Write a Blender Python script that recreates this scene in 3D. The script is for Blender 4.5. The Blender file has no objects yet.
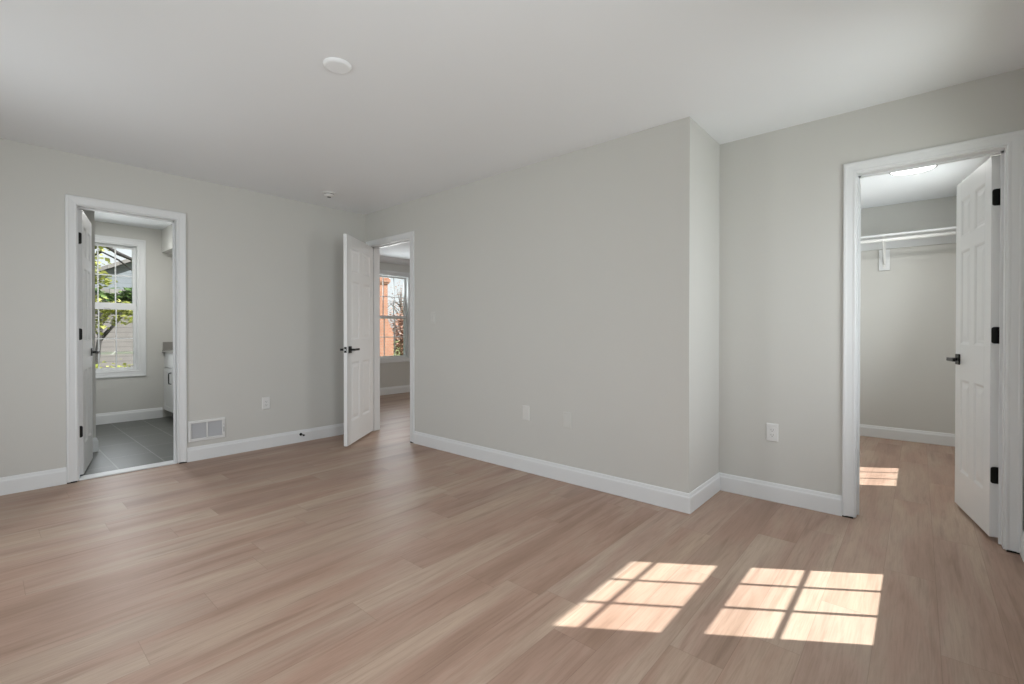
import bpy, bmesh, math, random
from mathutils import Vector, Matrix
random.seed(7)
sc = bpy.context.scene
col = sc.collection
R = math.radians

# ------------------------------------------------------------------ camera
cam_d = bpy.data.cameras.new('camera')
cam = bpy.data.objects.new('camera', cam_d); col.objects.link(cam); sc.camera = cam
F, YAW, PITCH = 465.6, 0.7178, -0.0066
cam.location = (4.725, -2.876, 1.119)
cam.rotation_euler = (math.pi/2 + PITCH, 0, YAW)
cam_d.sensor_fit = 'HORIZONTAL'; cam_d.sensor_width = 36.0
cam_d.lens = F / 1024 * 36.0
cam_d.shift_y = -7.2 / 1024
cam_d.clip_start = 0.02; cam_d.clip_end = 300

# ------------------------------------------------------------------ world, sun, daylight
SUN_DIR = Vector((-1.0, -0.70, -1.22)).normalized()
world = bpy.data.worlds.new('sky'); sc.world = world; world.use_nodes = True
wt = world.node_tree; wt.nodes.clear()
wo = wt.nodes.new('ShaderNodeOutputWorld'); bg = wt.nodes.new('ShaderNodeBackground')
sky = wt.nodes.new('ShaderNodeTexSky'); sky.sky_type = 'NISHITA'; sky.sun_disc = False
sky.sun_elevation = R(45); sky.sun_rotation = R(55); sky.air_density = 1.0; sky.dust_density = 2.0
tc = wt.nodes.new('ShaderNodeTexCoord'); nz = wt.nodes.new('ShaderNodeTexNoise')
nz.inputs['Scale'].default_value = 2.2; nz.inputs['Detail'].default_value = 6
rp = wt.nodes.new('ShaderNodeValToRGB'); rp.color_ramp.elements[0].position = .42; rp.color_ramp.elements[1].position = .60
hs = wt.nodes.new('ShaderNodeVectorMath'); hs.operation = 'SCALE'; hs.inputs['Scale'].default_value = 0.13
mx = wt.nodes.new('ShaderNodeMix'); mx.data_type = 'RGBA'
wt.links.new(tc.outputs['Generated'], nz.inputs['Vector']); wt.links.new(nz.outputs['Fac'], rp.inputs['Fac'])
wt.links.new(sky.outputs['Color'], hs.inputs[0]); wt.links.new(rp.outputs['Color'], mx.inputs['Factor'])
wt.links.new(hs.outputs['Vector'], mx.inputs[6]); mx.inputs[7].default_value = (.93, .96, 1.0, 1)
wt.links.new(mx.outputs[2], bg.inputs['Color']); bg.inputs['Strength'].default_value = 1.0
wt.links.new(bg.outputs['Background'], wo.inputs['Surface'])

sun_d = bpy.data.lights.new('sun', 'SUN'); sun = bpy.data.objects.new('sun', sun_d); col.objects.link(sun)
sun_d.energy = 11.6; sun_d.angle = R(0.42); sun_d.color = (1.0, 0.975, 0.955)
sun.rotation_euler = SUN_DIR.to_track_quat('-Z', 'Y').to_euler(); sun.location = (9, 3, 7)

def area(name, loc, direction, sx, sy, power, color=(1, 1, 1), spread=150):
    d = bpy.data.lights.new(name, 'AREA'); d.shape = 'RECTANGLE'; d.size = sx; d.size_y = sy
    d.energy = power; d.color = color; d.spread = R(spread)
    o = bpy.data.objects.new(name, d); col.objects.link(o); o.location = loc
    o.rotation_euler = Vector(direction).to_track_quat('-Z', 'Y').to_euler()
    return o
DAY = (0.922, 0.964, 1.0)
# daylight lamps at right and back windows, rear and back ones added as fill (all behind the camera or out of frame)
area('daylight_right', (5.10, -0.05, 1.38), (-1, 0, 0), .70, 1.35, 9, DAY)
area('fill_right_rear', (5.10, -2.28, 1.38), (-1, 0, -.15), .70, 1.35, 24, DAY)
area('fill_back', (3.3, -3.72, 1.35), (0, 1, -.25), .70, 1.30, 9.5, DAY)
area('fill_back_far', (1.5, -3.72, 1.35), (0, 1, -.10), .70, 1.30, 14, DAY)
area('daylight_closet', (5.10, 2.20, 1.35), (-1, 0, .25), .60, 1.30, 14, DAY)

vs = sc.view_settings
vs.view_transform = 'Standard'; vs.look = 'None'; vs.gamma = 1.0; vs.use_curve_mapping = False
vs.exposure = 0.10
sc.cycles.max_bounces = 10; sc.cycles.diffuse_bounces = 7; sc.cycles.glossy_bounces = 4
sc.cycles.transparent_max_bounces = 16; sc.cycles.sample_clamp_indirect = 4.0
sc.cycles.use_denoising = True
try:
    sc.cycles.denoiser = 'OPENIMAGEDENOISE'
except Exception:
    pass

# ------------------------------------------------------------------ materials
def nodes(m):
    m.use_nodes = True
    return m.node_tree, m.node_tree.nodes['Principled BSDF']
def mat(name, c, rough=.5, metal=0, bump=0, bscale=200, var=0.0, spec=.5):
    m = bpy.data.materials.new(name); nt, b = nodes(m)
    b.inputs['Base Color'].default_value = (*c, 1); b.inputs['Roughness'].default_value = rough
    b.inputs['Metallic'].default_value = metal; b.inputs['Specular IOR Level'].default_value = spec
    t = nt.nodes.new('ShaderNodeTexCoord')
    if var:
        n = nt.nodes.new('ShaderNodeTexNoise'); n.inputs['Scale'].default_value = 3.0; n.inputs['Detail'].default_value = 4
        r = nt.nodes.new('ShaderNodeValToRGB')
        r.color_ramp.elements[0].color = (*[v*(1-var) for v in c], 1); r.color_ramp.elements[1].color = (*[min(1, v*(1+var)) for v in c], 1)
        nt.links.new(t.outputs['Object'], n.inputs['Vector']); nt.links.new(n.outputs['Fac'], r.inputs['Fac'])
        nt.links.new(r.outputs['Color'], b.inputs['Base Color'])
    if bump:
        n = nt.nodes.new('ShaderNodeTexNoise'); n.inputs['Scale'].default_value = bscale
        bp = nt.nodes.new('ShaderNodeBump'); bp.inputs['Strength'].default_value = bump; bp.inputs['Distance'].default_value = .002
        nt.links.new(t.outputs['Object'], n.inputs['Vector']); nt.links.new(n.outputs['Fac'], bp.inputs['Height'])
        nt.links.new(bp.outputs['Normal'], b.inputs['Normal'])
    return m

def vec_math(nt, op, a, b=None):
    n = nt.nodes.new('ShaderNodeMath'); n.operation = op
    for i, v in enumerate((a, b)):
        if v is None: continue
        if isinstance(v, (int, float)): n.inputs[i].default_value = v
        else: nt.links.new(v, n.inputs[i])
    return n.outputs[0]

def wood_floor():
    m = bpy.data.materials.new('wood_plank_floor'); nt, b = nodes(m)
    L = nt.links.new
    M = lambda op, a, c=None: vec_math(nt, op, a, c)
    t = nt.nodes.new('ShaderNodeTexCoord'); s = nt.nodes.new('ShaderNodeSeparateXYZ'); L(t.outputs['Object'], s.inputs[0])
    X, Y = s.outputs[0], s.outputs[1]
    PW, PL = .182, 1.22
    u = M('DIVIDE', M('SUBTRACT', X, 3.332), PW); row = M('FLOOR', u); fu = M('SUBTRACT', u, row)
    wn1 = nt.nodes.new('ShaderNodeTexWhiteNoise'); wn1.noise_dimensions = '1D'; L(row, wn1.inputs['W'])
    v = M('ADD', M('DIVIDE', Y, PL), M('MULTIPLY', wn1.outputs['Value'], 7.0)); cl = M('FLOOR', v); fv = M('SUBTRACT', v, cl)
    cmb = nt.nodes.new('ShaderNodeCombineXYZ'); L(row, cmb.inputs[0]); L(cl, cmb.inputs[1])
    wn = nt.nodes.new('ShaderNodeTexWhiteNoise'); wn.noise_dimensions = '2D'; L(cmb.outputs[0], wn.inputs['Vector'])
    rnd = wn.outputs['Value']
    # broad tone clouds and fine grain, both stretched along the plank
    def noise(sx, sy, detail, wmul, rough=.55, dist=0):
        c = nt.nodes.new('ShaderNodeCombineXYZ'); L(M('MULTIPLY', X, sx), c.inputs[0]); L(M('MULTIPLY', Y, sy), c.inputs[1])
        n = nt.nodes.new('ShaderNodeTexNoise'); n.noise_dimensions = '4D'; L(c.outputs[0], n.inputs['Vector'])
        L(M('MULTIPLY', rnd, wmul), n.inputs['W']); n.inputs['Scale'].default_value = 1; n.inputs['Detail'].default_value = detail
        n.inputs['Roughness'].default_value = rough; n.inputs['Distortion'].default_value = dist
        return n.outputs['Fac']
    broad = noise(6.0, .85, 3, 1.3, dist=.5)
    grain = noise(95.0, 4.5, 8, 70, .66, 1.2)
    streak = noise(26.0, 1.7, 4, 90, .5, .6)
    r1 = nt.nodes.new('ShaderNodeValToRGB'); L(broad, r1.inputs['Fac'])
    e = r1.color_ramp.elements
    e[0].position = .30; e[0].color = (.300, .208, .158, 1)
    e[1].position = .70; e[1].color = (0.468, 0.373, 0.298, 1)
    x = r1.color_ramp.elements.new(.46); x.color = (0.391, 0.276, 0.219, 1)
    x = r1.color_ramp.elements.new(.56); x.color = (0.409, 0.313, 0.249, 1)
    # plank tone
    r2 = nt.nodes.new('ShaderNodeValToRGB'); L(rnd, r2.inputs['Fac'])
    e = r2.color_ramp.elements
    e[0].position = 0; e[0].color = (.93, .885, .865, 1); e[1].position = 1; e[1].color = (1.06, 1.05, 1.04, 1)
    x = e.new(.5); x.color = (1.0, .93, .89, 1)
    mul = nt.nodes.new('ShaderNodeMix'); mul.data_type = 'RGBA'; mul.blend_type = 'MULTIPLY'; mul.inputs['Factor'].default_value = 1
    L(r1.outputs['Color'], mul.inputs[6]); L(r2.outputs['Color'], mul.inputs[7])
    # grain
    g = nt.nodes.new('ShaderNodeValToRGB'); L(grain, g.inputs['Fac'])
    g.color_ramp.elements[0].position = .34; g.color_ramp.elements[0].color = (.80, .78, .76, 1)
    g.color_ramp.elements[1].position = .56; g.color_ramp.elements[1].color = (1.03, 1.03, 1.03, 1)
    mul2 = nt.nodes.new('ShaderNodeMix'); mul2.data_type = 'RGBA'; mul2.blend_type = 'MULTIPLY'; mul2.inputs['Factor'].default_value = .75
    L(mul.outputs[2], mul2.inputs[6]); L(g.outputs['Color'], mul2.inputs[7])
    # dark streaks
    st = nt.nodes.new('ShaderNodeValToRGB'); L(streak, st.inputs['Fac'])
    st.color_ramp.elements[0].position = .30; st.color_ramp.elements[0].color = (.62, .58, .55, 1)
    st.color_ramp.elements[1].position = .44; st.color_ramp.elements[1].color = (1, 1, 1, 1)
    mul3 = nt.nodes.new('ShaderNodeMix'); mul3.data_type = 'RGBA'; mul3.blend_type = 'MULTIPLY'; mul3.inputs['Factor'].default_value = .55
    L(mul2.outputs[2], mul3.inputs[6]); L(st.outputs['Color'], mul3.inputs[7])
    # seams
    du = M('MULTIPLY', M('MINIMUM', fu, M('SUBTRACT', 1, fu)), PW)
    dv = M('MULTIPLY', M('MINIMUM', fv, M('SUBTRACT', 1, fv)), PL)
    seam = M('LESS_THAN', M('MINIMUM', du, dv), .0011)
    mul4 = nt.nodes.new('ShaderNodeMix'); mul4.data_type = 'RGBA'; mul4.blend_type = 'MULTIPLY'
    L(M('MULTIPLY', seam, .35), mul4.inputs['Factor']); L(mul3.outputs[2], mul4.inputs[6]); mul4.inputs[7].default_value = (.35, .3, .28, 1)
    L(mul4.outputs[2], b.inputs['Base Color'])
    b.inputs['Roughness'].default_value = .34
    rr = M('ADD', M('MULTIPLY', grain, .16), .36); L(rr, b.inputs['Roughness'])
    b.inputs['Specular IOR Level'].default_value = .38
    bp = nt.nodes.new('ShaderNodeBump'); bp.inputs['Strength'].default_value = .10; bp.inputs['Distance'].default_value = .001
    L(M('SUBTRACT', grain, M('MULTIPLY', seam, 1.0)), bp.inputs['Height']); L(bp.outputs['Normal'], b.inputs['Normal'])
    return m

def brick_mat(name, c1, c2, mortar, sx, w, h, ms, axes, rough=.6, offset=.5, bump=.3):
    m = bpy.data.materials.new(name); nt, b = nodes(m); L = nt.links.new
    t = nt.nodes.new('ShaderNodeTexCoord'); s = nt.nodes.new('ShaderNodeSeparateXYZ'); L(t.outputs['Object'], s.inputs[0])
    c = nt.nodes.new('ShaderNodeCombineXYZ'); L(s.outputs[axes[0]], c.inputs[0]); L(s.outputs[axes[1]], c.inputs[1])
    br = nt.nodes.new('ShaderNodeTexBrick'); L(c.outputs[0], br.inputs['Vector'])
    br.inputs['Color1'].default_value = (*c1, 1); br.inputs['Color2'].default_value = (*c2, 1); br.inputs['Mortar'].default_value = (*mortar, 1)
    br.inputs['Scale'].default_value = sx; br.inputs['Brick Width'].default_value = w; br.inputs['Row Height'].default_value = h
    br.inputs['Mortar Size'].default_value = ms; br.offset = offset
    n = nt.nodes.new('ShaderNodeTexNoise'); n.inputs['Scale'].default_value = 4; n.inputs['Detail'].default_value = 5; L(t.outputs['Object'], n.inputs['Vector'])
    r = nt.nodes.new('ShaderNodeValToRGB'); L(n.outputs['Fac'], r.inputs['Fac'])
    r.color_ramp.elements[0].position = .3; r.color_ramp.elements[0].color = (.86, .86, .86, 1); r.color_ramp.elements[1].position = .7
    mx = nt.nodes.new('ShaderNodeMix'); mx.data_type = 'RGBA'; mx.blend_type = 'MULTIPLY'; mx.inputs['Factor'].default_value = 1
    L(br.outputs['Color'], mx.inputs[6]); L(r.outputs['Color'], mx.inputs[7]); L(mx.outputs[2], b.inputs['Base Color'])
    b.inputs['Roughness'].default_value = rough
    bp = nt.nodes.new('ShaderNodeBump'); bp.inputs['Strength'].default_value = bump; bp.inputs['Distance'].default_value = .004; bp.invert = True
    L(br.outputs['Fac'], bp.inputs['Height']); L(bp.outputs['Normal'], b.inputs['Normal'])
    return m

def glass_mat():
    m = bpy.data.materials.new('window_glass'); nt, b = nodes(m); nt.nodes.remove(b)
    o = nt.nodes['Material Output']; tr = nt.nodes.new('ShaderNodeBsdfTransparent'); gl = nt.nodes.new('ShaderNodeBsdfGlossy')
    gl.inputs['Roughness'].default_value = .02; tr.inputs['Color'].default_value = (.96, .98, .97, 1)
    fr = nt.nodes.new('ShaderNodeLayerWeight'); fr.inputs['Blend'].default_value = .5
    pw = vec_math(nt, 'ADD', vec_math(nt, 'MULTIPLY', vec_math(nt, 'POWER', fr.outputs['Facing'], 4.0), .5), .02)
    mx = nt.nodes.new('ShaderNodeMixShader'); nt.links.new(pw, mx.inputs[0])
    nt.links.new(tr.outputs[0], mx.inputs[1]); nt.links.new(gl.outputs[0], mx.inputs[2]); nt.links.new(mx.outputs[0], o.inputs[0])
    return m

def leaf_mat(name, c1, c2):
    m = bpy.data.materials.new(name); nt, b = nodes(m); L = nt.links.new
    g = nt.nodes.new('ShaderNodeNewGeometry'); r = nt.nodes.new('ShaderNodeValToRGB'); L(g.outputs['Random Per Island'], r.inputs['Fac'])
    r.color_ramp.elements[0].color = (*c1, 1); r.color_ramp.elements[1].color = (*c2, 1)
    L(r.outputs['Color'], b.inputs['Base Color']); b.inputs['Roughness'].default_value = .5
    try:
        b.inputs['Transmission Weight'].default_value = 0
    except Exception: pass
    tl = nt.nodes.new('ShaderNodeBsdfTranslucent'); L(r.outputs['Color'], tl.inputs['Color'])
    mx = nt.nodes.new('ShaderNodeMixShader'); mx.inputs[0].default_value = .35
    L(b.outputs[0], mx.inputs[1]); L(tl.outputs[0], mx.inputs[2]); L(mx.outputs[0], nt.nodes['Material Output'].inputs[0])
    return m

def emit_mat(name, c, s):
    m = bpy.data.materials.new(name); nt, b = nodes(m)
    b.inputs['Base Color'].default_value = (*c, 1); b.inputs['Emission Color'].default_value = (*c, 1); b.inputs['Emission Strength'].default_value = s
    n = nt.nodes.new('ShaderNodeTexNoise')
    return m

WALL = mat('warm_grey_wall_paint', (.580, .577, .552), .75, bump=.06, bscale=260, var=.012, spec=.25)
CEIL = mat('white_ceiling_paint', (.79, .81, .83), .9, bump=.05, bscale=180, var=.01, spec=.1)
TRIM = mat('white_trim_paint', (.71, .725, .735), .42, var=.008)
DOORM = mat('white_door_paint', (.75, .76, .765), .42, var=.008)
BLACK = mat('matte_black_metal', (.006, .006, .006), .42, .3, var=.2)
GAPSHADE = mat('painted_gap_shade', (.012, .010, .009), .9, var=.3)
PLATE = mat('white_plate_plastic', (.70, .705, .70), .35, var=.01)
PAINTED2 = mat('faintly_painted_plate', (.66, .66, .64), .4, var=.01)
PAINTED = mat('painted_over_plate', (.60, .60, .575), .5, var=.01)
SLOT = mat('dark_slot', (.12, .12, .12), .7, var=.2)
LOUV = mat('grey_white_louver', (.60, .61, .63), .5, var=.02)
WOOD = wood_floor()
TILE = brick_mat('grey_floor_tile', (.080, .084, .076), (.090, .094, .086), (.19, .195, .185), 1, .61, .305, .005, (0, 1), .40, .5, .15)
GLASS = glass_mat()
STONE = mat('grey_stone_counter', (.27, .26, .245), .3, var=.2)
CAB = mat('white_cabinet_paint', (.66, .67, .67), .4, var=.01)
LENS = emit_mat('lit_lamp_lens', (1.0, .99, .97), 5.0)
RIMM = mat('dark_rim', (.14, .14, .14), .4, .5, var=.1)
RODM = mat('white_rod_enamel', (.78, .78, .77), .3, var=.01)
SIDING = brick_mat('grey_lap_siding', (.165, .150, .148), (.18, .165, .162), (.06, .055, .055), 1, 4.0, .15, .007, (1, 2), .7)
SIDINGW = brick_mat('pale_lap_siding', (.165, .185, .205), (.18, .20, .22), (.10, .11, .12), 1, 4.0, .16, .006, (1, 2), .7)
BRICK = brick_mat('orange_brick', (.28, .095, .05), (.37, .155, .09), (.34, .26, .21), 1, .21, .075, .010, (1, 2), .85)
BRICKX = brick_mat('orange_brick_side', (.28, .095, .05), (.37, .155, .09), (.34, .26, .21), 1, .21, .075, .010, (0, 2), .85)
SHINGLE = brick_mat('dark_shingle', (.16, .15, .15), (.22, .21, .20), (.07, .07, .07), 1, .3, .14, .008, (1, 0), .9)
WHITEX = mat('white_exterior_paint', (.75, .75, .74), .5, var=.03)
BARK = mat('bark', (.040, .036, .036), .9, bump=.8, bscale=20, var=.4)
BARK2 = mat('grey_bark', (.16, .13, .115), .9, bump=.8, bscale=20, var=.4)
GRASS = mat('grass', (.13, .15, .05), .95, bump=1.0, bscale=30, var=.35)
LEAFG = leaf_mat('yellow_green_leaves', (.20, .24, .035), (.50, .50, .17))
LEAFD = leaf_mat('green_leaves', (.04, .10, .03), (.16, .24, .07))
LEAFO = leaf_mat('autumn_leaves', (.36, .18, .12), (.55, .40, .33))

# ------------------------------------------------------------------ helpers
def link(o, parent=None):
    col.objects.link(o)
    if parent is not None: o.parent = parent
    return o
def tag(o, label=None, cat=None, group=None, kind=None):
    if label: o['label'] = label
    if cat: o['category'] = cat
    if group: o['group'] = group
    if kind: o['kind'] = kind
    return o
def thing(name, loc, label, cat, rot=0, group=None, kind=None):
    o = bpy.data.objects.new(name, None); col.objects.link(o); o.location = loc; o.rotation_euler = (0, 0, rot)
    o.empty_display_size = .1
    return tag(o, label, cat, group, kind)
def build(name, bm, m, parent=None, smooth=False, bevel=0, label=None):
    bmesh.ops.recalc_face_normals(bm, faces=bm.faces)
    me = bpy.data.meshes.new(name); bm.to_mesh(me); bm.free(); me.materials.append(m)
    o = bpy.data.objects.new(name, me); link(o, parent)
    if smooth:
        for p in me.polygons: p.use_smooth = True
    if bevel:
        b = o.modifiers.new('bevel', 'BEVEL'); b.width = bevel; b.segments = 2; b.limit_method = 'ANGLE'; b.angle_limit = R(40)
    if label: o['label'] = label
    return o
def box(bm, x0, x1, y0, y1, z0, z1):
    vs = [bm.verts.new((x, y, z)) for x in (x0, x1) for y in (y0, y1) for z in (z0, z1)]
    for f in ((0, 1, 3, 2), (4, 6, 7, 5), (0, 4, 5, 1), (2, 3, 7, 6), (0, 2, 6, 4), (1, 5, 7, 3)):
        bm.faces.new([vs[i] for i in f])
def boxes(*bs):
    bm = bmesh.new()
    for b in bs: box(bm, *b)
    return bm
def tube(bm, pts, r, seg=12, cap=True):
    pts = [Vector(p) for p in pts]; rings = []
    rs = r if isinstance(r, (list, tuple)) else [r]*len(pts)
    prev = None
    for i, p in enumerate(pts):
        d = (pts[min(i+1, len(pts)-1)] - pts[max(i-1, 0)]).normalized()
        a = Vector((0, 0, 1)) if abs(d.z) < .9 else Vector((1, 0, 0))
        if prev is not None: a = prev
        u = (a - d*a.dot(d)).normalized(); w = d.cross(u); prev = u
        rings.append([bm.verts.new(p + (u*math.cos(t) + w*math.sin(t))*rs[i]) for t in [2*math.pi*k/seg for k in range(seg)]])
    for a, b in zip(rings, rings[1:]):
        for k in range(seg): bm.faces.new((a[k], a[(k+1) % seg], b[(k+1) % seg], b[k]))
    if cap: bm.faces.new(rings[0][::-1]); bm.faces.new(rings[-1])
def lathe(bm, prof, seg=40, M=Matrix.Identity(4)):
    rings = []
    for r, z in prof:
        if r < 1e-6: rings.append([bm.verts.new(M @ Vector((0, 0, z)))])
        else: rings.append([bm.verts.new(M @ Vector((r*math.cos(2*math.pi*k/seg), r*math.sin(2*math.pi*k/seg), z))) for k in range(seg)])
    for a, b in zip(rings, rings[1:]):
        for k in range(seg):
            k2 = (k+1) % seg
            if len(a) == 1 and len(b) > 1: bm.faces.new((a[0], b[k], b[k2]))
            elif len(b) == 1 and len(a) > 1: bm.faces.new((a[k], b[0], a[k2]))
            elif len(a) > 1: bm.faces.new((a[k], a[k2], b[k2], b[k]))
def frame_map(origin, U, N):
    """U = along the wall, N = out of the wall, Z up"""
    o, U, N = Vector(origin), Vector(U), Vector(N)
    return lambda u, n, z: o + U*u + N*n + Vector((0, 0, z))
CASING = [(0, 0), (0, .008), (.003, .0110), (.010, .0115), (.016, .0100), (.042, .0135), (.048, .016), (.058, .016), (.062, .013), (.062, 0)]
CASEW = [(w*1.25, n) for w, n in CASING]
def casing_mesh(P, u0, u1, z0, z1, closed=False, prof=CASING, lift=0.008):
    """picture-frame or three-sided casing; P maps (u, n, z)"""
    bm = bmesh.new(); lines = []
    for w, n in prof:
        if closed:
            pts = [(u0-w, z0-w), (u0-w, z1+w), (u1+w, z1+w), (u1+w, z0-w)]
        else:
            pts = [(u0-w, z0+lift), (u0-w, z1+w), (u1+w, z1+w), (u1+w, z0+lift)]
        lines.append([bm.verts.new(P(u, n, z)) for u, z in pts])
    k = 4 if closed else 3
    for a, b in zip(lines, lines[1:]):
        for i in range(k):
            j = (i+1) % 4; bm.faces.new((a[i], a[j], b[j], b[i]))
    a, b = lines[-1], lines[0]
    for i in range(k):
        j = (i+1) % 4; bm.faces.new((a[i], a[j], b[j], b[i]))
    if not closed:
        bm.faces.new([l[0] for l in lines]); bm.faces.new([l[3] for l in lines][::-1])
    return bm
BASE = [(0, 0), (.013, 0), (.015, .003), (.0145, .012), (.0135, .090), (.0125, .097), (.009, .103), (.0075, .112), (.005, .120), (0, .122)]
def baseboard(name, pts, label, prof=BASE, s=1.0, mitre=(None, None)):
    """pts: two floor points; board grows to the left of the direction a->b; mitre: +1 outside corner, -1 inside corner, None square"""
    a, b = Vector((*pts[0], 0)), Vector((*pts[1], 0)); d = (b-a).normalized(); n = Vector((-d.y, d.x, 0))
    bm = bmesh.new(); A, B = [], []
    for o, z in prof:
        o *= s; z *= s
        ea = 0 if mitre[0] is None else -mitre[0]*o
        eb = 0 if mitre[1] is None else mitre[1]*o
        A.append(bm.verts.new(a + d*ea + n*o + Vector((0, 0, z)))); B.append(bm.verts.new(b + d*eb + n*o + Vector((0, 0, z))))
    for i in range(len(prof)):
        j = (i+1) % len(prof); bm.faces.new((A[i], A[j], B[j], B[i]))
    bm.faces.new(A[::-1]); bm.faces.new(B)
    return tag(build(name, bm, TRIM), label, 'baseboard', kind='structure')
def wall(name, bs, label, m=None):
    return tag(build(name, boxes(*bs), m or WALL), label, 'wall', kind='structure')

# ------------------------------------------------------------------ dimensions
H = 2.44
XR = 5.128           # right wall face
XO = 3.662           # outside corner
YD = 0.572           # closet-door wall face
YB = -3.75           # back wall face
A0, A1 = -2.398, -1.765      # bath opening
B0, B1 = 0.104, 0.856        # hall opening
D0, D1 = 4.437, 5.066        # closet opening
DH = 2.073
XW = -2.68           # bath window wall
XH = -2.38           # hall window wall
YC = 3.38            # closet back wall
YBP = -0.62          # bath/hall partition

# ------------------------------------------------------------------ shell
tag(build('floor', boxes((-.06, XR+.02, YB-.02, 0, -.12, 0), (-2.40, XR+.02, 0, 3.60, -.12, 0), (-2.40, -.06, YBP+.06, 0, -.12, 0)), WOOD),
    'light brown wood plank floor running through the bedroom, hall and closet', 'floor', kind='structure')
tag(build('floor_bathroom', boxes((XW-.02, -.115, -3.3, YBP-.06, -.12, .006)), TILE), 'grey rectangular tile floor of the bathroom beyond the left doorway', 'floor', kind='structure')
tag(build('ceiling', boxes((XW-.16, XR+.16, YB-.16, 3.76, H, H+.10)), CEIL), 'plain white painted ceiling over all rooms', 'ceiling', kind='structure')
tag(build('roof', boxes((-3.25, 5.788, YB-.6, 4.3, H+.13, H+.26)), SHINGLE), 'flat roof slab with eave overhanging the outside walls', 'roof', kind='structure')

wall('wall_left', [(-.115, 0, YB, A0, 0, H), (-.115, 0, A1, .115, 0, H), (-.115, 0, A0, A1, DH, H)], 'warm grey wall at left with the bathroom doorway')
wall('wall_center', [(0, B0, 0, .115, 0, H), (B1, XO, 0, .115, 0, H), (B0, B1, 0, .115, DH, H)], 'long warm grey wall in the middle with the hall doorway')
wall('wall_return', [(XO-.115, XO, .115, YD, 0, H)], 'short lit wall jog between the long middle wall and the closet wall')
wall('wall_closet_front', [(XO-.115, D0, YD, YD+.118, 0, H), (D1, XR, YD, YD+.118, 0, H), (D0, D1, YD, YD+.118, DH, H)], 'warm grey wall at right with the closet doorway')

def window_wall(name, label, axis, p0, p1, s0, s1, opens):
    """wall slab between coordinates p0..p1 on its normal axis and s0..s1 along it, with openings (a, b, z0, z1)"""
    bs = []; cur = s0
    def add(a, b, z0, z1):
        if axis == 'x': bs.append((p0, p1, a, b, z0, z1))
        else: bs.append((a, b, p0, p1, z0, z1))
    for a, b, z0, z1 in sorted(opens):
        add(cur, a, 0, H); add(a, b, 0, z0); add(a, b, z1, H); cur = b
    add(cur, s1, 0, H)
    return wall(name, bs, label)
WZ = (.618, 2.137)
RW = [(-.445, .345), (-2.69, -1.90), (1.835, 2.565)]
window_wall('wall_right', 'warm grey outside wall at the right edge', 'x', XR, XR+.15, YB, 3.60, [(a, b, *WZ) for a, b in RW])
BW = [(2.93, 3.665), (1.13, 1.865)]
window_wall('wall_back', 'warm grey outside wall behind the viewpoint', 'y', YB-.15, YB, -.115, XR+.15, [(a, b, *WZ) for a, b in BW])
BATHW = (-2.135, -1.548, .63, 2.205)
window_wall('wall_bathroom', 'pale wall of the bathroom with a window', 'x', XW-.15, XW, -3.3, YBP, [BATHW])
HALLW = (1.60, 2.36, .637, 2.135)
window_wall('wall_hall', 'grey wall of the far room with a window', 'x', XH-.15, XH, YBP+.12, 3.60, [HALLW])
wall('wall_bathroom_stub', [(XW, -1.03, -3.3, -2.165, 0, H)], 'end of the bathroom partition seen behind the open bathroom door')
wall('wall_bathroom_side', [(-1.03, -.115, -3.3, -3.18, 0, H)], 'side wall of the bathroom behind the door')
wall('wall_partition', [(XW-.15, -.115, YBP, YBP+.12, 0, H)], 'partition between bathroom and far room')
wall('wall_closet_back', [(3.78, XR, YC, YC+.12, 0, H)], 'pale back wall of the closet')
wall('wall_closet_side', [(XO, 3.78, YD+.118, YC+.12, 0, H)], 'side wall of the closet')
wall('wall_hall_far', [(XH, XO, YC+.10, YC+.22, 0, H)], 'far side wall of the room beyond the hall doorway')
wall('wall_bathroom_soffit', [(XW, -1.2, -1.31, YBP, 2.145, H)], 'boxed soffit under the bathroom ceiling above the vanity')

# door jambs, stops, casings
def doorway(n, P, u0, u1, depth, label, both=True, stop=(.04, .055), hinge_u=None):
    """P: (u, n, z) with n=0 on the bedroom face and the wall body at n<0"""
    t = thing('trim_%d' % n, P((u0+u1)/2, 0, 0), label, 'door trim', kind='structure')
    inv = Matrix.Translation(-Vector(P((u0+u1)/2, 0, 0)))
    def add(name, bm, m=TRIM, **k):
        bm.transform(inv); return build(name, bm, m, t, **k)
    add('casing', casing_mesh(P, u0+.005, u1-.005, 0, DH-.012+.005))
    P2 = lambda u, nn, z: P(u, -depth-nn, z)
    add('casing', casing_mesh(P2, u0+.005, u1-.005, 0, DH-.012+.005))
    bm = bmesh.new()
    def pbox(ua, ub, na, nb, za, zb):
        p, q = P(ua, na, za), P(ub, nb, zb)
        box(bm, min(p.x, q.x), max(p.x, q.x), min(p.y, q.y), max(p.y, q.y), za, zb)
    e = .0012
    # jambs line the opening, standing 1 mm proud of the wall faces
    pbox(u0-.0, u0+.010, e, -depth-e, .006, DH-.012); pbox(u1-.010, u1, e, -depth-e, .006, DH-.012); pbox(u0, u1, e, -depth-e, DH-.012, DH)
    add('jamb', bm)
    bm = bmesh.new(); s0, s1 = stop
    pbox(u0+.010, u0+.021, -s0, -s1, .006, DH-.012); pbox(u1-.021, u1-.010, -s0, -s1, .006, DH-.012); pbox(u0+.010, u1-.010, -s0, -s1, DH-.023, DH-.012)
    add('door_stop', bm)
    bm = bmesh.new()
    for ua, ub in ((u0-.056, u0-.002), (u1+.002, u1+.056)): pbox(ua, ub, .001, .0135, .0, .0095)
    add('gap_shade', bm, GAPSHADE, label='dark strip painted as the shade in the gap under the casing feet')  # dark strip put in for the shade below the casing feet
    return t
PA = frame_map((0, 0, 0), (0, 1, 0), (1, 0, 0))
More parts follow.
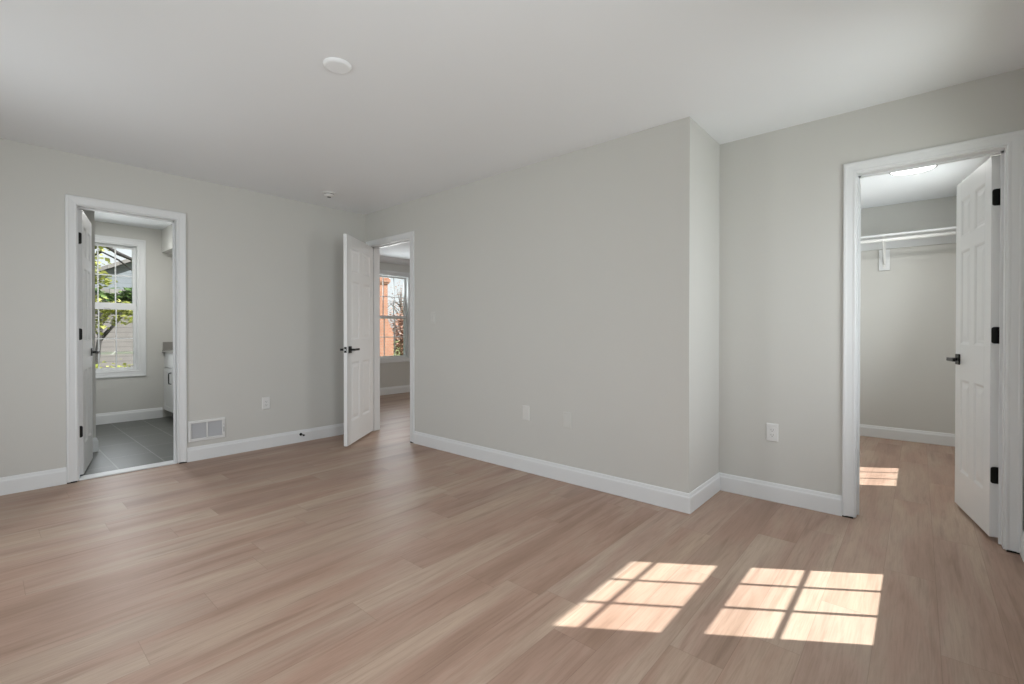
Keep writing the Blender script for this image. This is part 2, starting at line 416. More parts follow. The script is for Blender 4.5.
PB = frame_map((0, 0, 0), (1, 0, 0), (0, -1, 0))
PD = frame_map((0, YD, 0), (1, 0, 0), (0, -1, 0))
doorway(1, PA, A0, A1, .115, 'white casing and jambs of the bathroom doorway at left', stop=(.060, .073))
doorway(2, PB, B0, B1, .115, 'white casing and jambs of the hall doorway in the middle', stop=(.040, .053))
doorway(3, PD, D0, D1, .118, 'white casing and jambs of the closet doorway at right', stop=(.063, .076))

# threshold of the bathroom
bm = boxes((-.118, -.004, A0+.0105, A1-.0105, .0, .012)); tag(build('trim_4', bm, TRIM, bevel=.004), 'white marble threshold strip at the bathroom doorway', 'threshold', kind='structure')

# baseboards
CW = .058
def bb(name, a, b, label, mitre=(None, None), s=1.0): return baseboard(name, [a, b], label, s=s, mitre=mitre)
# direction chosen so that the room is on the left of a->b
bb('baseboard_left', (0, A0-CW), (0, YB), 'white baseboard on the left wall nearest the viewer, left of the bathroom doorway', (None, -1))
bb('baseboard_left_far', (0, 0), (0, A1+CW), 'white baseboard between the bathroom doorway and the room corner', (-1, None))
bb('baseboard_center', (XO, 0), (B1+CW, 0), 'long white baseboard along the middle wall', (1, None))
bb('baseboard_return', (XO, YD), (XO, 0), 'short white baseboard on the wall jog', (-1, 1))
bb('baseboard_closet_front', (D0-CW, YD), (XO, YD), 'white baseboard under the closet-side outlet', (None, -1))
bb('baseboard_right', (XR, YB), (XR, YD), 'white baseboard on the right outside wall', (-1, None))
bb('baseboard_back', (0, YB), (XR, YB), 'white baseboard behind the viewpoint', (-1, -1))
bb('baseboard_closet_back', (XR, YC), (3.78, YC), 'white baseboard on the closet back wall', (-1, -1))
bb('baseboard_closet_side', (XR, YD+.20), (XR, YC), 'white baseboard on the closet window wall', (None, -1))
bb('baseboard_bathroom', (XW, -1.31), (XW, -2.165), 'white baseboard under the bathroom window', (None, -1), 1.12)
bb('baseboard_bathroom_stub', (-1.03, -2.165), (-1.03, -3.18), 'white baseboard end on the bathroom partition behind the door', (1, -1), 1.12)
bb('baseboard_hall', (XH, YC+.1), (XH, YBP+.12), 'white baseboard under the window of the far room', (-1, -1), 1.1)
bb('baseboard_hall_far', (XO-.12, YC+.1), (XH, YC+.1), 'white baseboard on the far side wall of the room beyond', (None, -1), 1.1)

# crown moulding in the room beyond the hall doorway
bm = bmesh.new()
prof = [(0, 0), (0, -.10), (.012, -.10), (.018, -.085), (.045, -.055), (.065, -.025), (.075, -.012), (.078, 0)]
A = [bm.verts.new((XH+o, YC+.1, H+z)) for o, z in prof]; B = [bm.verts.new((XH+o, YBP+.12, H+z)) for o, z in prof]
for i in range(len(prof)): j = (i+1) % len(prof); bm.faces.new((A[i], A[j], B[j], B[i]))
bm.faces.new(A); bm.faces.new(B[::-1])
tag(build('trim_5', bm, TRIM), 'white crown moulding above the window of the far room', 'crown moulding', kind='structure')

# ------------------------------------------------------------------ windows
def window(n, P, u0, u1, z0, z1, gm0, gm1, label, plane=(.057, .090), cols=3, casing=True, up_rail=.05):
    """P maps (u, n, z): n=0 inner wall face, n>0 into the room; sashes sit at n<0"""
    org = Vector(P((u0+u1)/2, 0, z0)); inv = Matrix.Translation(-org)
    t = thing('window_%d' % n, org, label, 'window', kind='structure')
    def pb(bm, ua, ub, na, nb, za, zb):
        p, q = P(ua, na, za), P(ub, nb, zb)
        box(bm, min(p.x, q.x), max(p.x, q.x), min(p.y, q.y), max(p.y, q.y), za, zb)
    def add(name, bm, m=TRIM, parent=t, **k):
        bm.transform(inv); return build(name, bm, m, parent, **k)
    if casing: add('casing', casing_mesh(P, u0+.006, u1-.006, z0+.006, z1-.006, closed=True, prof=CASEW))
    bm = bmesh.new(); f = .016
    for a in ((u0, u0+f, z0, z1), (u1-f, u1, z0, z1), (u0+f, u1-f, z0, z0+f), (u0+f, u1-f, z1-f, z1)):
        pb(bm, a[0], a[1], .001, -.148, a[2], a[3])
    add('window_frame', bm)
    a0, a1 = u0+f, u1-f; st = .032
    lo, up = plane
    for nm, c, za, zb, ga, gb in (('lower_sash', lo, z0+f, gm0+.045, z0+.047, gm0), ('upper_sash', up, gm1-.045, z1-f, gm1, z1-.047)):
        if nm == 'upper_sash': za = gm1 - up_rail
        bm = bmesh.new(); h = .014
        pb(bm, a0, a0+st, -c+h, -c-h, za, zb); pb(bm, a1-st, a1, -c+h, -c-h, za, zb)
        pb(bm, a0+st, a1-st, -c+h, -c-h, za, ga); pb(bm, a0+st, a1-st, -c+h, -c-h, gb, zb)
        s = add(nm, bm)
        bm = bmesh.new(); m = .0065
        for k in range(1, cols):
            u = a0+st + (a1-a0-2*st)*k/cols; pb(bm, u-m, u+m, -c+.006, -c-.006, ga, gb)
        zm = (ga+gb)/2
        for k in range(cols):
            ua = a0+st + (a1-a0-2*st)*k/cols + (m if k else 0); ub = a0+st + (a1-a0-2*st)*(k+1)/cols - (m if k < cols-1 else 0)
            pb(bm, ua, ub, -c+.006, -c-.006, zm-m, zm+m)
        add('muntins', bm, parent=s)
        bm = bmesh.new(); pb(bm, a0+st, a1-st, -c+.002, -c-.002, ga, gb)
        add('glass', bm, GLASS, parent=s)
    bm = bmesh.new(); uc = (u0+u1)/2
    pb(bm, uc-.03, uc+.03, -lo+.014+.010, -lo+.014, gm0+.012, gm0+.026)
    add('sash_lock', bm, PLATE, bevel=.002)
    return t
PXP = frame_map((XW, 0, 0), (0, 1, 0), (1, 0, 0))
window(1, PXP, *BATHW, 1.392, 1.476, 'white double-hung grid window of the bathroom looking onto a leafy tree')
window(2, frame_map((XH, 0, 0), (0, 1, 0), (1, 0, 0)), *HALLW, 1.362, 1.405, 'white double-hung grid window of the far room looking onto a brick chimney')
PR = frame_map((XR, 0, 0), (0, 1, 0), (-1, 0, 0))
for i, (a, b) in enumerate(RW):
    window(3+i, PR, a, b, *WZ, 1.360, 1.412, ['double-hung grid window in the right wall next to the closet wall', 'double-hung grid window in the right wall toward the rear', 'double-hung grid window inside the closet'][i], plane=(.042, .075), up_rail=.090)
PK = frame_map((0, YB, 0), (1, 0, 0), (0, 1, 0))
for i, (a, b) in enumerate(BW):
    window(6+i, PK, a, b, *WZ, 1.30, 1.36, ['double-hung grid window in the back wall nearer the viewpoint', 'double-hung grid window in the back wall farther from the viewpoint'][i])

# ------------------------------------------------------------------ doors
def door(n, pin, ang, w, side, label, h=2.036, zb=.020, T=.035):
    """leaf in local space: hinge edge at x=0, pin-side face at y=0, body toward side*y"""
    t = thing('door_%d' % n, (pin[0], pin[1], 0), label, 'door', ang, kind='structure')
    y0, y1 = (0, T) if side > 0 else (-T, 0)
    x0, x1 = .003, w
    sw = .105 if w > .65 else .092; ml = .095 if w > .65 else .078
    cols_ = [(x0+sw, (x0+x1-ml)/2), ((x0+x1+ml)/2, x1-sw)]
    rows_ = [(zb+.225, zb+.80), (zb+1.02, zb+1.60), (zb+1.69, zb+h-.115)]
    bm = bmesh.new()
    box(bm, x0, x0+sw, y0, y1, zb, zb+h); box(bm, x1-sw, x1, y0, y1, zb, zb+h)
    zr = [zb] + [v for r in rows_ for v in r] + [zb+h]
    for i in range(0, len(zr), 2): box(bm, x0+sw, x1-sw, y0, y1, zr[i], zr[i+1])
    for a, b in rows_: box(bm, cols_[0][1], cols_[1][0], y0, y1, a, b)
    leaf = build('door_leaf', bm, DOORM, t, bevel=.0015)
    for (xa, xb) in cols_:
        for (za, zc) in rows_:
            bm = bmesh.new()
            for yf, sg in ((y0, 1), (y1, -1)):
                prev = None
                for ins, dep in ((0, 0), (.006, .002), (.014, .0075), (.030, .0075), (.052, .0025)):
                    ring = [bm.verts.new((X, yf+sg*dep, Z)) for X, Z in ((xa+ins, za+ins), (xb-ins, za+ins), (xb-ins, zc-ins), (xa+ins, zc-ins))]
                    if prev:
                        for k in range(4): bm.faces.new((prev[k], prev[(k+1) % 4], ring[(k+1) % 4], ring[k]))
                    prev = ring
                bm.faces.new(prev)
            build('door_panel', bm, DOORM, leaf)
    # levers
    hz, hx = .945, w-.062
    for yf, sg in ((y0, -1), (y1, 1)):
        bm = bmesh.new(); ya, yb = sorted((yf, yf+sg*.009)); box(bm, hx-.033, hx+.033, ya, yb, hz-.033, hz+.033)
        tube(bm, [(hx, yf+sg*.008, hz), (hx, yf+sg*.052, hz)], .0105, 14)
        ya, yb = sorted((yf+sg*.042, yf+sg*.056)); box(bm, hx-.118, hx+.011, ya, yb, hz-.0105, hz+.0105)
        build('door_handle', bm, BLACK, t, bevel=.002, label='black square-rose lever handle')
    ym = (y0+y1)/2
    bm = boxes((x1-.0005, x1+.0015, ym-.0125, ym+.0125, hz-.028, hz+.028)); build('latch_plate', bm, BLACK, t, bevel=.0008, label='black latch plate')
    bm = bmesh.new(); tube(bm, [(x1+.001, ym, hz), (x1+.011, ym, hz)], .008, 10); build('latch_bolt', bm, LOUV, t)
    # hinges
    for z in (1.835, 1.100, .352):
        bm = bmesh.new(); hh = .0445
        # leaf plate with rounded free corners, on the hinge edge of the door
        r = .012; pts = []
        ya, yb = (0, T-.003) if side > 0 else (0, -T+.003); s_ = 1 if side > 0 else -1
        pts += [(ya, z-hh)]
        for k in range(5): t_ = R(-90+22.5*k); pts.append((yb-s_*r+s_*r*math.cos(t_), z-hh+r+r*math.sin(t_)))
        for k in range(5): t_ = R(22.5*k); pts.append((yb-s_*r+s_*r*math.cos(t_), z+hh-r+r*math.sin(t_)))
        pts += [(ya, z+hh)]
        v0 = [bm.verts.new((x0-.0022, y, zz)) for y, zz in pts]; v1 = [bm.verts.new((x0+.0002, y, zz)) for y, zz in pts]
        for k in range(len(pts)): k2 = (k+1) % len(pts); bm.faces.new((v0[k], v0[k2], v1[k2], v1[k]))
        bm.faces.new(v0); bm.faces.new(v1[::-1])
        for k in range(5):
            za = z-hh+.0178*k; tube(bm, [(-.001, -s_*.006, za+.0006), (-.001, -s_*.006, za+.0172)], .0082 if k % 2 == 0 else .0074, 12)
        build('hinge', bm, BLACK, t, label='black butt hinge')
    return t
door(1, (-.1165, A0+.013), R(168), .590, -1, 'white six-panel door standing open into the bathroom')
door(2, (B0+.012, -.001), R(-51.3), .742, 1, 'white six-panel door standing open into the bedroom by the corner')
d3 = door(3, (D1-.012, YD+.1195), R(100.8), .590, 1, 'white six-panel door standing open into the closet', T=.039)
bm = boxes((.584, .606, .012, .030, .195, .225)); build('bumper', bm, BLACK, d3, bevel=.003, label='small black bumper at the outer edge')
# hinge leaves left on the jambs
for nm, (x, y), n_ in (('jamb_hinge_leaf', (D1-.0106, YD+.100), (-1, 0)), ):
    for z in (1.835, 1.100, .352):
        bm = boxes((-.0012, .0008, -.020, .018, -.0445, .0445)); o = build(nm, bm, BLACK, None, bevel=.0006)
        o.parent = bpy.data.objects['trim_3']; o.location = (x-(D0+D1)/2, y-YD, z); o['label'] = 'black hinge leaf on the jamb'

# ------------------------------------------------------------------ electrical plates, register, stops
def plate(name, P, u, z, label, kind, cat, m=PLATE, group=None):
    org = Vector(P(u, 0, z-.0575)); t = thing(name, org, label, cat, group=group); inv = Matrix.Translation(-org)
    def pb(bm, ua, ub, na, nb, za, zb):
        p, q = P(ua, na, za), P(ub, nb, zb); box(bm, min(p.x, q.x), max(p.x, q.x), min(p.y, q.y), max(p.y, q.y), za, zb)
    def add(nm, bm, mm, parent=t, bevel=0, **k):
        bm.transform(inv); return build(nm, bm, mm, parent, bevel=bevel, **k)
    bm = bmesh.new()
    # bevelled cover plate with an insert opening
    W2, H2 = .0355, .0585; prof = [(0, .000), (0, .004), (.0045, .0068)]
    prev = None
    for ins, n in prof:
        ring = [bm.verts.new(P(u+sx*(W2-ins), n, z+sz*(H2-ins))) for sx, sz in ((-1, -1), (1, -1), (1, 1), (-1, 1))]
        if prev:
            for k in range(4): bm.faces.new((prev[k], prev[(k+1) % 4], ring[(k+1) % 4], ring[k]))
        prev = ring
    if kind == 'blank': bm.faces.new(prev)
    else:
        ring = [bm.verts.new(P(u+sx*.0168, .0068, z+sz*.0335)) for sx, sz in ((-1, -1), (1, -1), (1, 1), (-1, 1))]
        for k in range(4): bm.faces.new((prev[k], prev[(k+1) % 4], ring[(k+1) % 4], ring[k]))
    add('cover_plate', bm, m)
    if kind == 'outlet':
        bm = bmesh.new(); pb(bm, u-.0162, u+.0162, .001, .0078, z-.033, z+.033); r = add('receptacle', bm, m, bevel=.001)
        for dz in (.0165, -.0165):
            bm = bmesh.new(); pb(bm, u-.0078, u-.0056, .0074, .0082, z+dz-.003, z+dz+.006); pb(bm, u+.0056, u+.0078, .0074, .0082, z+dz-.003, z+dz+.006)
            pb(bm, u-.0025, u+.0025, .0074, .0082, z+dz-.0105, z+dz-.006); add('socket_slots', bm, SLOT, r, label='dark plug slots')
    if kind == 'switch':
        bm = bmesh.new(); pb(bm, u-.0155, u+.0155, .001, .0095, z-.0325, z+.0325); add('rocker', bm, m, bevel=.002)
    if kind == 'blank':
        for dz in (.041, -.041):
            bm = bmesh.new(); pb(bm, u-.003, u+.003, .0066, .0078, z+dz-.003, z+dz+.003); add('screw', bm, m, bevel=.0005)
    return t
plate('wall_outlet', PD, 4.000, .454, 'white outlet on the closet-door wall right of the wall jog', 'outlet', 'outlet')
plate('wall_outlet', PA, -1.063, .432, 'white outlet on the left wall between floor register and corner door', 'outlet', 'outlet')
plate('blank_wall_plate', PB, 2.365, .470, 'plate on the middle wall, left one of the low pair', 'blank', 'wall plate', PAINTED2, group='low plates on the middle wall')
plate('blank_wall_plate', PB, 2.762, .462, 'painted plate on the middle wall, right one of the low pair nearer the outside corner', 'blank', 'wall plate', PAINTED, 'low plates on the middle wall')
plate('light_switch', PB, 1.212, 1.250, 'painted light switch plate right of the hall doorway', 'switch', 'light switch', PAINTED)

# wall register
t = thing('wall_register', (0, -1.557, .165), 'white two-panel air register low on the left wall beside bathroom casing', 'register')
u0, u1, z1 = -.143, .143, .182
bm = bmesh.new(); prof = [(0, 0), (0, .006), (.004, .010), (.022, .010), (.026, .004)]
lines = []
for ins, n in prof: lines.append([bm.verts.new((n, y, z)) for y, z in ((u0+ins, ins), (u1-ins, ins), (u1-ins, z1-ins), (u0+ins, z1-ins))])
for a, b in zip(lines, lines[1:]):
    for k in range(4): bm.faces.new((a[k], a[(k+1) % 4], b[(k+1) % 4], b[k]))
box(bm, .001, .010, -.006, .006, .026, z1-.026)
build('register_frame', bm, PLATE, t)
bm = boxes((.0008, .0015, u0+.02, u1-.02, .02, z1-.02)); build('back_plate', bm, LOUV, t)
for s_ in (-1, 1):
    bm = bmesh.new(); ya, yb = sorted((s_*.0065, s_*.1165))
    z = .030
    while z < z1-.030:
        vs_ = [bm.verts.new(q) for q in ((.0018, ya, z), (.0018, yb, z), (.0075, yb, z+.0045), (.0075, ya, z+.0045), (.0018, ya, z+.0012), (.0018, yb, z+.0012), (.0075, yb, z+.0057), (.0075, ya, z+.0057))]
        for f in ((0, 1, 2, 3), (4, 7, 6, 5), (3, 2, 6, 7), (0, 4, 5, 1), (0, 3, 7, 4), (1, 5, 6, 2)): bm.faces.new([vs_[i] for i in f])
        z += .0085
    build('louvers', bm, LOUV, t)
bm = boxes((.0095, .0105, u1-.014, u1-.010, .055, .125)); sl = build('lever_slot', bm, SLOT, t)
bm = boxes((.0100, .0165, u1-.0145, u1-.0095, .100, .118)); build('lever', bm, PLATE, t, bevel=.001)

# door stop
t = thing('door_stop', (.0140, -.735, .080), 'small black door stop sticking out of the left wall baseboard', 'door stop')
Mx = Matrix.Rotation(R(90), 4, 'Y')
bm = bmesh.new(); lathe(bm, [(0, 0), (.014, 0), (.014, .004), (.010, .009), (.0045, .010), (.0045, .058), (0, .058)], 20, Mx); build('stop_rod', bm, BLACK, t, smooth=False)
bm = bmesh.new(); lathe(bm, [(0, .056), (.008, .056), (.009, .060), (.009, .072), (.006, .077), (0, .078)], 20, Mx); build('rubber_tip', bm, BLACK, t)

# ceiling disc and detector
bm = bmesh.new(); lathe(bm, [(0, -.014), (.052, -.014), (.060, -.011), (.066, -.004), (.067, 0), (0, 0)], 48); bm.transform(Matrix.Translation((2.55, -1.70, H)))
o = build('ceiling_cover_plate', bm, CEIL, smooth=False); tag(o, 'round white blank cover plate on the bedroom ceiling', 'cover plate')
t = thing('smoke_detector', (.489, -.675, H), 'small round white smoke detector on the ceiling near the far corner', 'smoke detector')
bm = bmesh.new(); lathe(bm, [(0, 0), (.060, 0), (.060, -.008), (.054, -.011), (0, -.011)], 40); build('detector_base', bm, PLATE, t)
bm = bmesh.new(); lathe(bm, [(.046, -.010), (.046, -.018), (.044, -.018), (.044, -.010)], 40); build('vent_ring', bm, SLOT, t, label='dark vent ring')
bm = bmesh.new(); lathe(bm, [(0, -.017), (.050, -.017), (.050, -.022), (.040, -.034), (.018, -.038), (0, -.038)], 40); build('detector_cap', bm, PLATE, t)
bm = bmesh.new(); lathe(bm, [(0, -.036), (.019, -.0375), (.018, -.041), (0, -.042)], 24); build('sensor_grille', bm, SLOT, t, label='dark sensor grille')

# ------------------------------------------------------------------ closet fittings
t = thing('ceiling_light', (4.685, 2.07, H), 'lit round flush disc light on the closet ceiling', 'ceiling light')
bm = bmesh.new(); lathe(bm, [(.150, 0), (.150, -.014), (.144, -.018), (.138, -.018), (.138, 0)], 56); build('rim', bm, RIMM, t, label='thin dark metal rim')
bm = bmesh.new(); lathe(bm, [(0, -.020), (.10, -.0195), (.138, -.016), (.138, -.004), (0, -.004)], 56); build('lens', bm, LENS, t, label='glowing white lens')
ld = bpy.data.lights.new('closet_lamp', 'AREA'); ld.shape = 'DISK'; ld.size = .27; ld.energy = 8; ld.color = (1, .985, .95)
lo_ = bpy.data.objects.new('closet_lamp', ld); col.objects.link(lo_); lo_.location = (4.685, 2.07, H-.024)

t = thing('closet_shelf', (4.44, YC, 2.0), 'white shelf running across the closet back wall', 'shelf')
bm = boxes((3.782-4.44, XR-.002-4.44, -.30, -.0005, .075, .095)); build('shelf_board', bm, TRIM, t, bevel=.003)
bm = boxes((3.782-4.44, XR-.002-4.44, -.0185, -.0005, -.015, .0745)); build('cleat', bm, TRIM, t)
bm = bmesh.new(); tube(bm, [(3.785, 3.075, 2.034), (XR-.003, 3.075, 2.034)], .0165, 20)
tag(build('closet_rod', bm, RODM, smooth=True), 'white hanging rod beneath the closet shelf front', 'clothes rod')
t = thing('shelf_bracket', (4.452, YC, 1.76), 'white shelf bracket on a block holding the closet shelf and rod', 'bracket')
bm = boxes((-.045, .045, -.0185, -.0005, .0, .215)); build('mounting_block', bm, TRIM, t, bevel=.002)
bm = boxes((-.012, .012, -.026, -.019, .02, .314)); box(bm, -.012, .012, -.29, -.026, .307, .3135); build('angle_arm', bm, RODM, t, bevel=.001)
bm = bmesh.new(); tube(bm, [(0, -.026, .06), (0, -.22, .265), (0, -.262, .296)], .007, 10)
tube(bm, [(0, -.245, .293)] + [(0, -.305-.021*math.cos(a), .274-.021*math.sin(a)) for a in [R(180-22.5*k) for k in range(0, 9)]], .005, 8); build('rod_hook', bm, RODM, t)

# ------------------------------------------------------------------ bathroom vanity
VX0, VX1, VY, VB = XW+.001, -1.45, -1.29, YBP-.002
t = thing('vanity_cabinet', ((VX0+VX1)/2, -.95, .006), 'white vanity cabinet with black pulls beside the bathroom window wall', 'vanity')
xo, yo = (VX0+VX1)/2, -.95
L_ = lambda a: [tuple(v) for v in a]
bm = boxes((VX0-xo, VX1-xo, VY+.02-yo, VB-yo, .10, .845), (VX0-xo, VX1-xo, VY+.09-yo, VB-yo, 0, .10)); build('body', bm, CAB, t)
bm = boxes((VX0+.01-xo, VX1-xo, VY+.085-yo, VY+.0895-yo, 0, .0995)); build('toe_kick', bm, SLOT, t, label='toe kick with its shadow painted dark')  # shade of the recess is put into the dark colour
n_ = 3; wd = (VX1-VX0)/n_
for i in range(n_):
    xa, xb = VX0+wd*i+.004-xo, VX0+wd*(i+1)-.004-xo
    for nm, za, zb in (('drawer', .655, .840), ('door', .105, .648)):
        bm = boxes((xa, xb, VY-yo, VY+.0195-yo, za, zb)); d = build(nm, bm, CAB, t, bevel=.002)
        if nm == 'door':
            bm = boxes((xa, xa+.05, VY-.006-yo, VY-.0002-yo, za, zb), (xb-.05, xb, VY-.006-yo, VY-.0002-yo, za, zb), (xa+.05, xb-.05, VY-.006-yo, VY-.0002-yo, za, za+.05), (xa+.05, xb-.05, VY-.006-yo, VY-.0002-yo, zb-.05, zb))
            build('shaker_frame', bm, CAB, d)
            hx = xb-.03
            bm = bmesh.new(); tube(bm, [(hx, VY-.006-yo, zb-.19), (hx, VY-.032-yo, zb-.185), (hx, VY-.034-yo, zb-.175), (hx, VY-.034-yo, zb-.065), (hx, VY-.032-yo, zb-.055), (hx, VY-.006-yo, zb-.05)], .0065, 8); build('handle', bm, BLACK, d, label='black bar pull')
t = thing('vanity_counter', (xo, yo, .851), 'grey stone counter with side splash on the white vanity', 'countertop')
bm = boxes((VX0-xo, VX1+.02-xo, VY-.02-yo, VB-yo, .0005, .03)); build('counter_slab', bm, STONE, t, bevel=.003)
bm = boxes((VX0-xo, VX0+.02-xo, VY-.015-yo, VB-yo, .0305, .135)); build('side_splash', bm, STONE, t, bevel=.002)
bm = boxes((VX0+.02-xo, VX1+.02-xo, VB-.02-yo, VB-yo, .0305, .135)); build('back_splash', bm, STONE, t, bevel=.002)

# lamps added to brighten the rooms beyond, on their ceilings out of view
def fill_lamp(x, y, label, power, name='ceiling_light'):
    t = thing(name, (x, y, H), label, 'ceiling light')
    bm = bmesh.new(); lathe(bm, [(.150, 0), (.150, -.014), (.144, -.018), (.138, -.018), (.138, 0)], 40); build('rim', bm, RIMM, t)
    bm = bmesh.new(); lathe(bm, [(0, -.020), (.138, -.016), (.138, -.004), (0, -.004)], 40); build('lens', bm, LENS, t)
    d = bpy.data.lights.new(name+'_lamp', 'AREA'); d.shape = 'DISK'; d.size = .27; d.energy = power; d.color = (1, .985, .95)
    o = bpy.data.objects.new(name+'_lamp', d); col.objects.link(o); o.location = (x, y, H-.024)
fill_lamp(-1.55, -1.75, 'added round fill light on the bathroom ceiling hidden behind the door head', 14)
fill_lamp(1.6, 1.9, 'added round fill light on the ceiling of the far room, hidden from view', 34)
area('daylight_bathroom', (XW+.02, -1.84, 1.42), (1, 0, 0), .5, 1.4, 7, DAY)
area('daylight_hall', (XH+.02, 1.97, 1.38), (1, 0, .35), .62, 1.35, 14, DAY)

# ------------------------------------------------------------------ outside
GZ = -.55
tag(build('ground', boxes((-70, 40, -50, 60, GZ-.3, GZ)), GRASS), 'dull green lawn outside the windows', 'ground', kind='structure')

# neighbour with lap siding, low gable
def prism_x(bm, poly, xa, xb):
    a = [bm.verts.new((xa, y, z)) for y, z in poly]; b = [bm.verts.new((xb, y, z)) for y, z in poly]
    for k in range(len(poly)): bm.faces.new((a[k], a[(k+1) % len(poly)], b[(k+1) % len(poly)], b[k]))
    bm.faces.new(a); bm.faces.new(b[::-1])
t = thing('neighbor_house', (-16, -1.5, GZ), 'grey-sided neighbouring house with gable roof behind the tree', 'house')
build('wall', boxes((-3, 2.0, -6, 6.3, 0, 2.80)), SIDING, t)
bm = bmesh.new(); prism_x(bm, [(.0, 2.96), (6.2, 2.96), (3.1, 4.52)], -3, 1.85); build('gable', bm, SIDINGW, t)
bm = bmesh.new(); prism_x(bm, [(-.35, 2.80), (3.1, 4.54), (6.55, 2.80), (6.55, 2.92), (3.1, 4.66), (-.35, 2.92)], -3.3, 2.15); build('roof', bm, SHINGLE, t)
build('eave', boxes((1.2, 2.5, -6.3, 6.6, 2.805, 2.955)), SHINGLE, t)
bm = boxes((1.86, 1.90, 2.2, 2.9, 3.25, 3.85), ); wf = build("window_frame", bm, WHITEX, t)
build('pane', boxes((1.902, 1.91, 2.26, 2.84, 3.31, 3.79)), mat('dark_pane', (.10, .13, .16), .1, var=.1), wf)
# deck railing in front of it
t = thing('deck_railing', (-12.6, -.6, GZ), 'low white rail crossing in front of the neighbouring house', 'railing')
bm = boxes((-.03, .03, -5, 1.40, 1.02, 1.10)); build('rail', bm, WHITEX, t)
for y in (-4.5, -3, -1.5, 1.3):
    bm = boxes((-.04, .04, y-.04, y+.04, 0, 1.02)); build('post', bm, WHITEX, t)

def tree(name, base, h, crown, n, leafm, bark, label, size=.10, trunk_r=.12, seed=1, clusters=26, cat='tree', branches=14, centers=None, limbs=(), spread=None):
    rnd = random.Random(seed); t = thing(name, base, label, cat)
    bm = bmesh.new(); cx, cy, cz, rx, ry, rz = crown
    top = Vector((cx*.6, cy*.6, cz+rz*.4))
    pts = [Vector((0, 0, 0)), Vector((cx*.15, cy*.1, h*.35)), Vector((cx*.35, cy*.3, h*.65)), top]
    tube(bm, pts, [trunk_r, trunk_r*.8, trunk_r*.55, trunk_r*.15], 10)
    build('trunk', bm, bark, t, smooth=True)
    bm = bmesh.new(); cents = []
    for i in range(0 if centers else clusters):
        while True:
            q = Vector((rnd.uniform(-1, 1), rnd.uniform(-1, 1), rnd.uniform(-1, 1)))
            if q.length < 1: break
        cents.append(Vector((cx+q.x*rx, cy+q.y*ry, cz+q.z*rz)))
    if centers: cents = [Vector(c) for c in centers]
    for i in range(branches):
        e = cents[i % len(cents)]; s = pts[1].lerp(top, rnd.uniform(.2, .9)); mid = s.lerp(e, .5) + Vector((rnd.uniform(-.1, .1), rnd.uniform(-.1, .1), rnd.uniform(.05, .3)))
        tube(bm, [s, mid, e], [trunk_r*.32, trunk_r*.2, trunk_r*.06], 6)
    for lm in limbs: tube(bm, [Vector(q) for q in lm[0]], lm[1], 8)
    build('branches', bm, bark, t, smooth=True)
    bm = bmesh.new()
    for i in range(n):
        c = rnd.choice(cents); sp = spread or min(rx, ry, rz)*.42
        p = c + Vector((rnd.gauss(0, sp), rnd.gauss(0, sp), rnd.gauss(0, sp*.6)))
        a = rnd.uniform(0, 6.28); tl = rnd.uniform(-.9, .9); l = size*rnd.uniform(.6, 1.3)
        u = Vector((math.cos(a), math.sin(a), tl*.6)).normalized(); w = u.cross(Vector((rnd.uniform(-.5, .5), rnd.uniform(-.5, .5), 1))).normalized()*l*.42
        m1 = p+u*l*.5+Vector((0, 0, -l*.08))
        v = [bm.verts.new(p), bm.verts.new(m1+w), bm.verts.new(p+u*l+Vector((0, 0, -l*.3))), bm.verts.new(m1-w)]
        bm.faces.new((v[0], v[1], v[2])); bm.faces.new((v[0], v[2], v[3]))
    o = build('foliage', bm, leafm, t); o['kind'] = 'stuff'
    return t
mc = []
rr_ = random.Random(4)
for y, z, k in ((-1.50, 2.25, 3), (-1.42, 2.50, 3), (-1.36, 2.80, 2), (-1.28, 2.15, 2), (-1.45, 1.70, 3), (-1.20, 1.62, 4), (-.98, 1.66, 4), (-.78, 1.60, 4), (-1.45, 1.30, 3), (-1.15, 1.35, 1), (-.85, 1.42, 2),
                (-1.9, 2.6, 5), (-2.2, 2.2, 5), (-2.5, 2.9, 4), (-2.0, 3.3, 4), (-2.7, 2.0, 4), (-1.8, 1.5, 4), (-.4, 1.55, 3), (-.2, 1.8, 2), (-.5, 3.3, 2), (-1.3, 3.5, 3)):
    for q in range(k): mc.append((rr_.uniform(-.45, .45), y+2.2+rr_.uniform(-.07, .07), z-GZ+rr_.uniform(-.06, .06)))
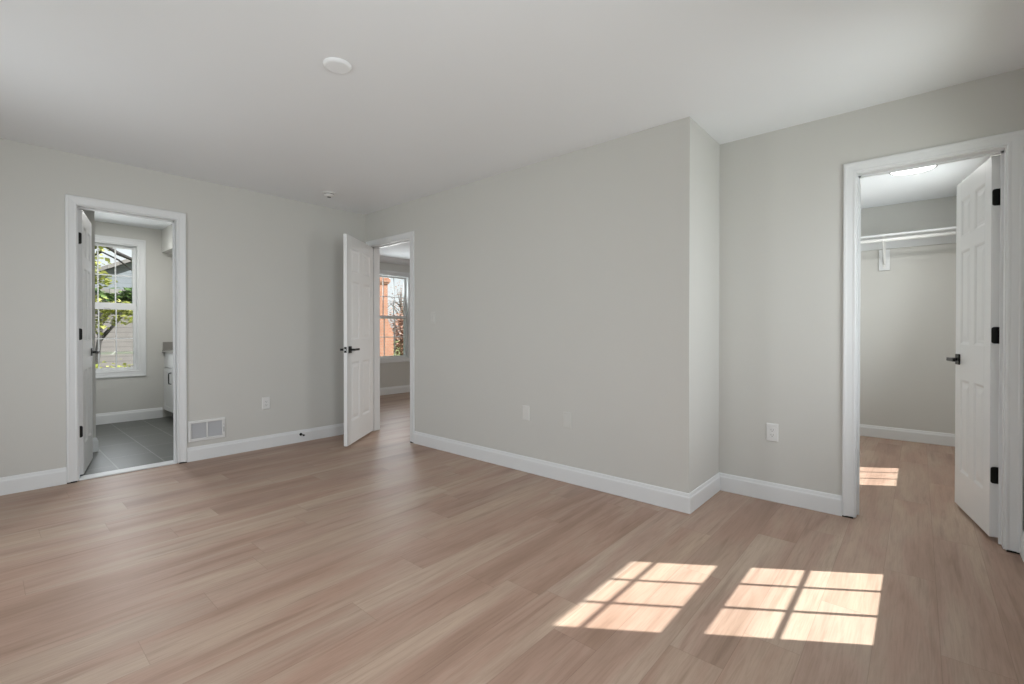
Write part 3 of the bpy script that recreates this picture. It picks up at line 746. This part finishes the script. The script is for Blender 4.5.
tree('maple_tree', (-7.6, -2.2, GZ), 3.2, (.2, .5, 2.75, 1.1, 1.5, 1.25), 2700, LEAFG, BARK, 'yellow-green leafy tree close outside the bathroom window', .095, .10, 3, 30, centers=mc, spread=.085,
     branches=20, limbs=[([(0, .1, 2.9), (.1, .95, 3.42), (.15, 1.18, 3.25), (.2, 1.50, 3.10), (.2, 2.1, 2.95)], [.06, .045, .038, .03, .01]), ([(0, .2, 2.7), (.0, .95, 3.27), (.1, 1.2, 3.12), (.1, 1.5, 2.85)], [.03, .02, .016, .008])])
tree('shrub', (-9.75, -1.1, GZ), .6, (0, 0, .55, .4, .8, .36), 900, LEAFG, BARK, 'low bright shrub before the white rail outside the bathroom window', .12, .04, 5, 14, 'shrub', 8)
tree('evergreen_tree', (-11.4, -.9, GZ), 2.6, (0, .4, 2.55, .35, 1.4, .26), 900, LEAFD, BARK, 'darker green tree between the yellow tree and neighbouring house', .16, .08, 8, 16)
tree('autumn_tree', (-17.2, 13.7, GZ), 4.0, (0, 0, 1.5, 1.4, 1.6, 1.2), 5200, LEAFO, BARK2, 'orange-leaved autumn tree right of the brick chimney', .17, .11, 11, 34)
tree('bare_tree', (-22, 16.2, GZ), 5, (0, 0, 3.6, 1.2, 1.4, 1.2), 260, LEAFO, BARK2, 'thin nearly bare tree beyond the autumn tree', .13, .09, 15, 30, branches=30)

# brick house with chimney outside the far room's window
t = thing('brick_chimney', (-16.0, 10.55, GZ), 'orange brick outside chimney with corbelled cap and sloped shoulder', 'chimney')
bm = bmesh.new(); prism_x(bm, [(-.9, 0), (.62, 0), (.62, 1.6), (.28, 2.3), (.28, 4.1), (-.28, 4.1), (-.28, 2.3), (-.9, 1.6)], -.35, .35); build('stack', bm, BRICK, t)
bm = boxes((-.41, .41, -.34, .34, 4.1, 4.18), (-.45, .45, -.38, .38, 4.18, 4.34), (-.40, .40, -.33, .33, 4.34, 4.42)); build('cap', bm, BRICK, t)
bm = bmesh.new(); lathe(bm, [(.12, 4.42), (.12, 4.62), (.09, 4.62), (.09, 4.42)], 16); build('flue', bm, BRICKX, t)
t = thing('brick_house', (-20.0, 9.2, GZ), 'brick neighbouring house behind the chimney', 'house')
bm = boxes((-3, 2.8, -3.2, 1.5, 0, 3.0)); build('wall', bm, BRICK, t)
bm = bmesh.new(); prism_x(bm, [(-3.6, 2.9), (1.7, 2.9), (-.9, 4.6)], -3.3, 3.0); build('roof', bm, SHINGLE, t)
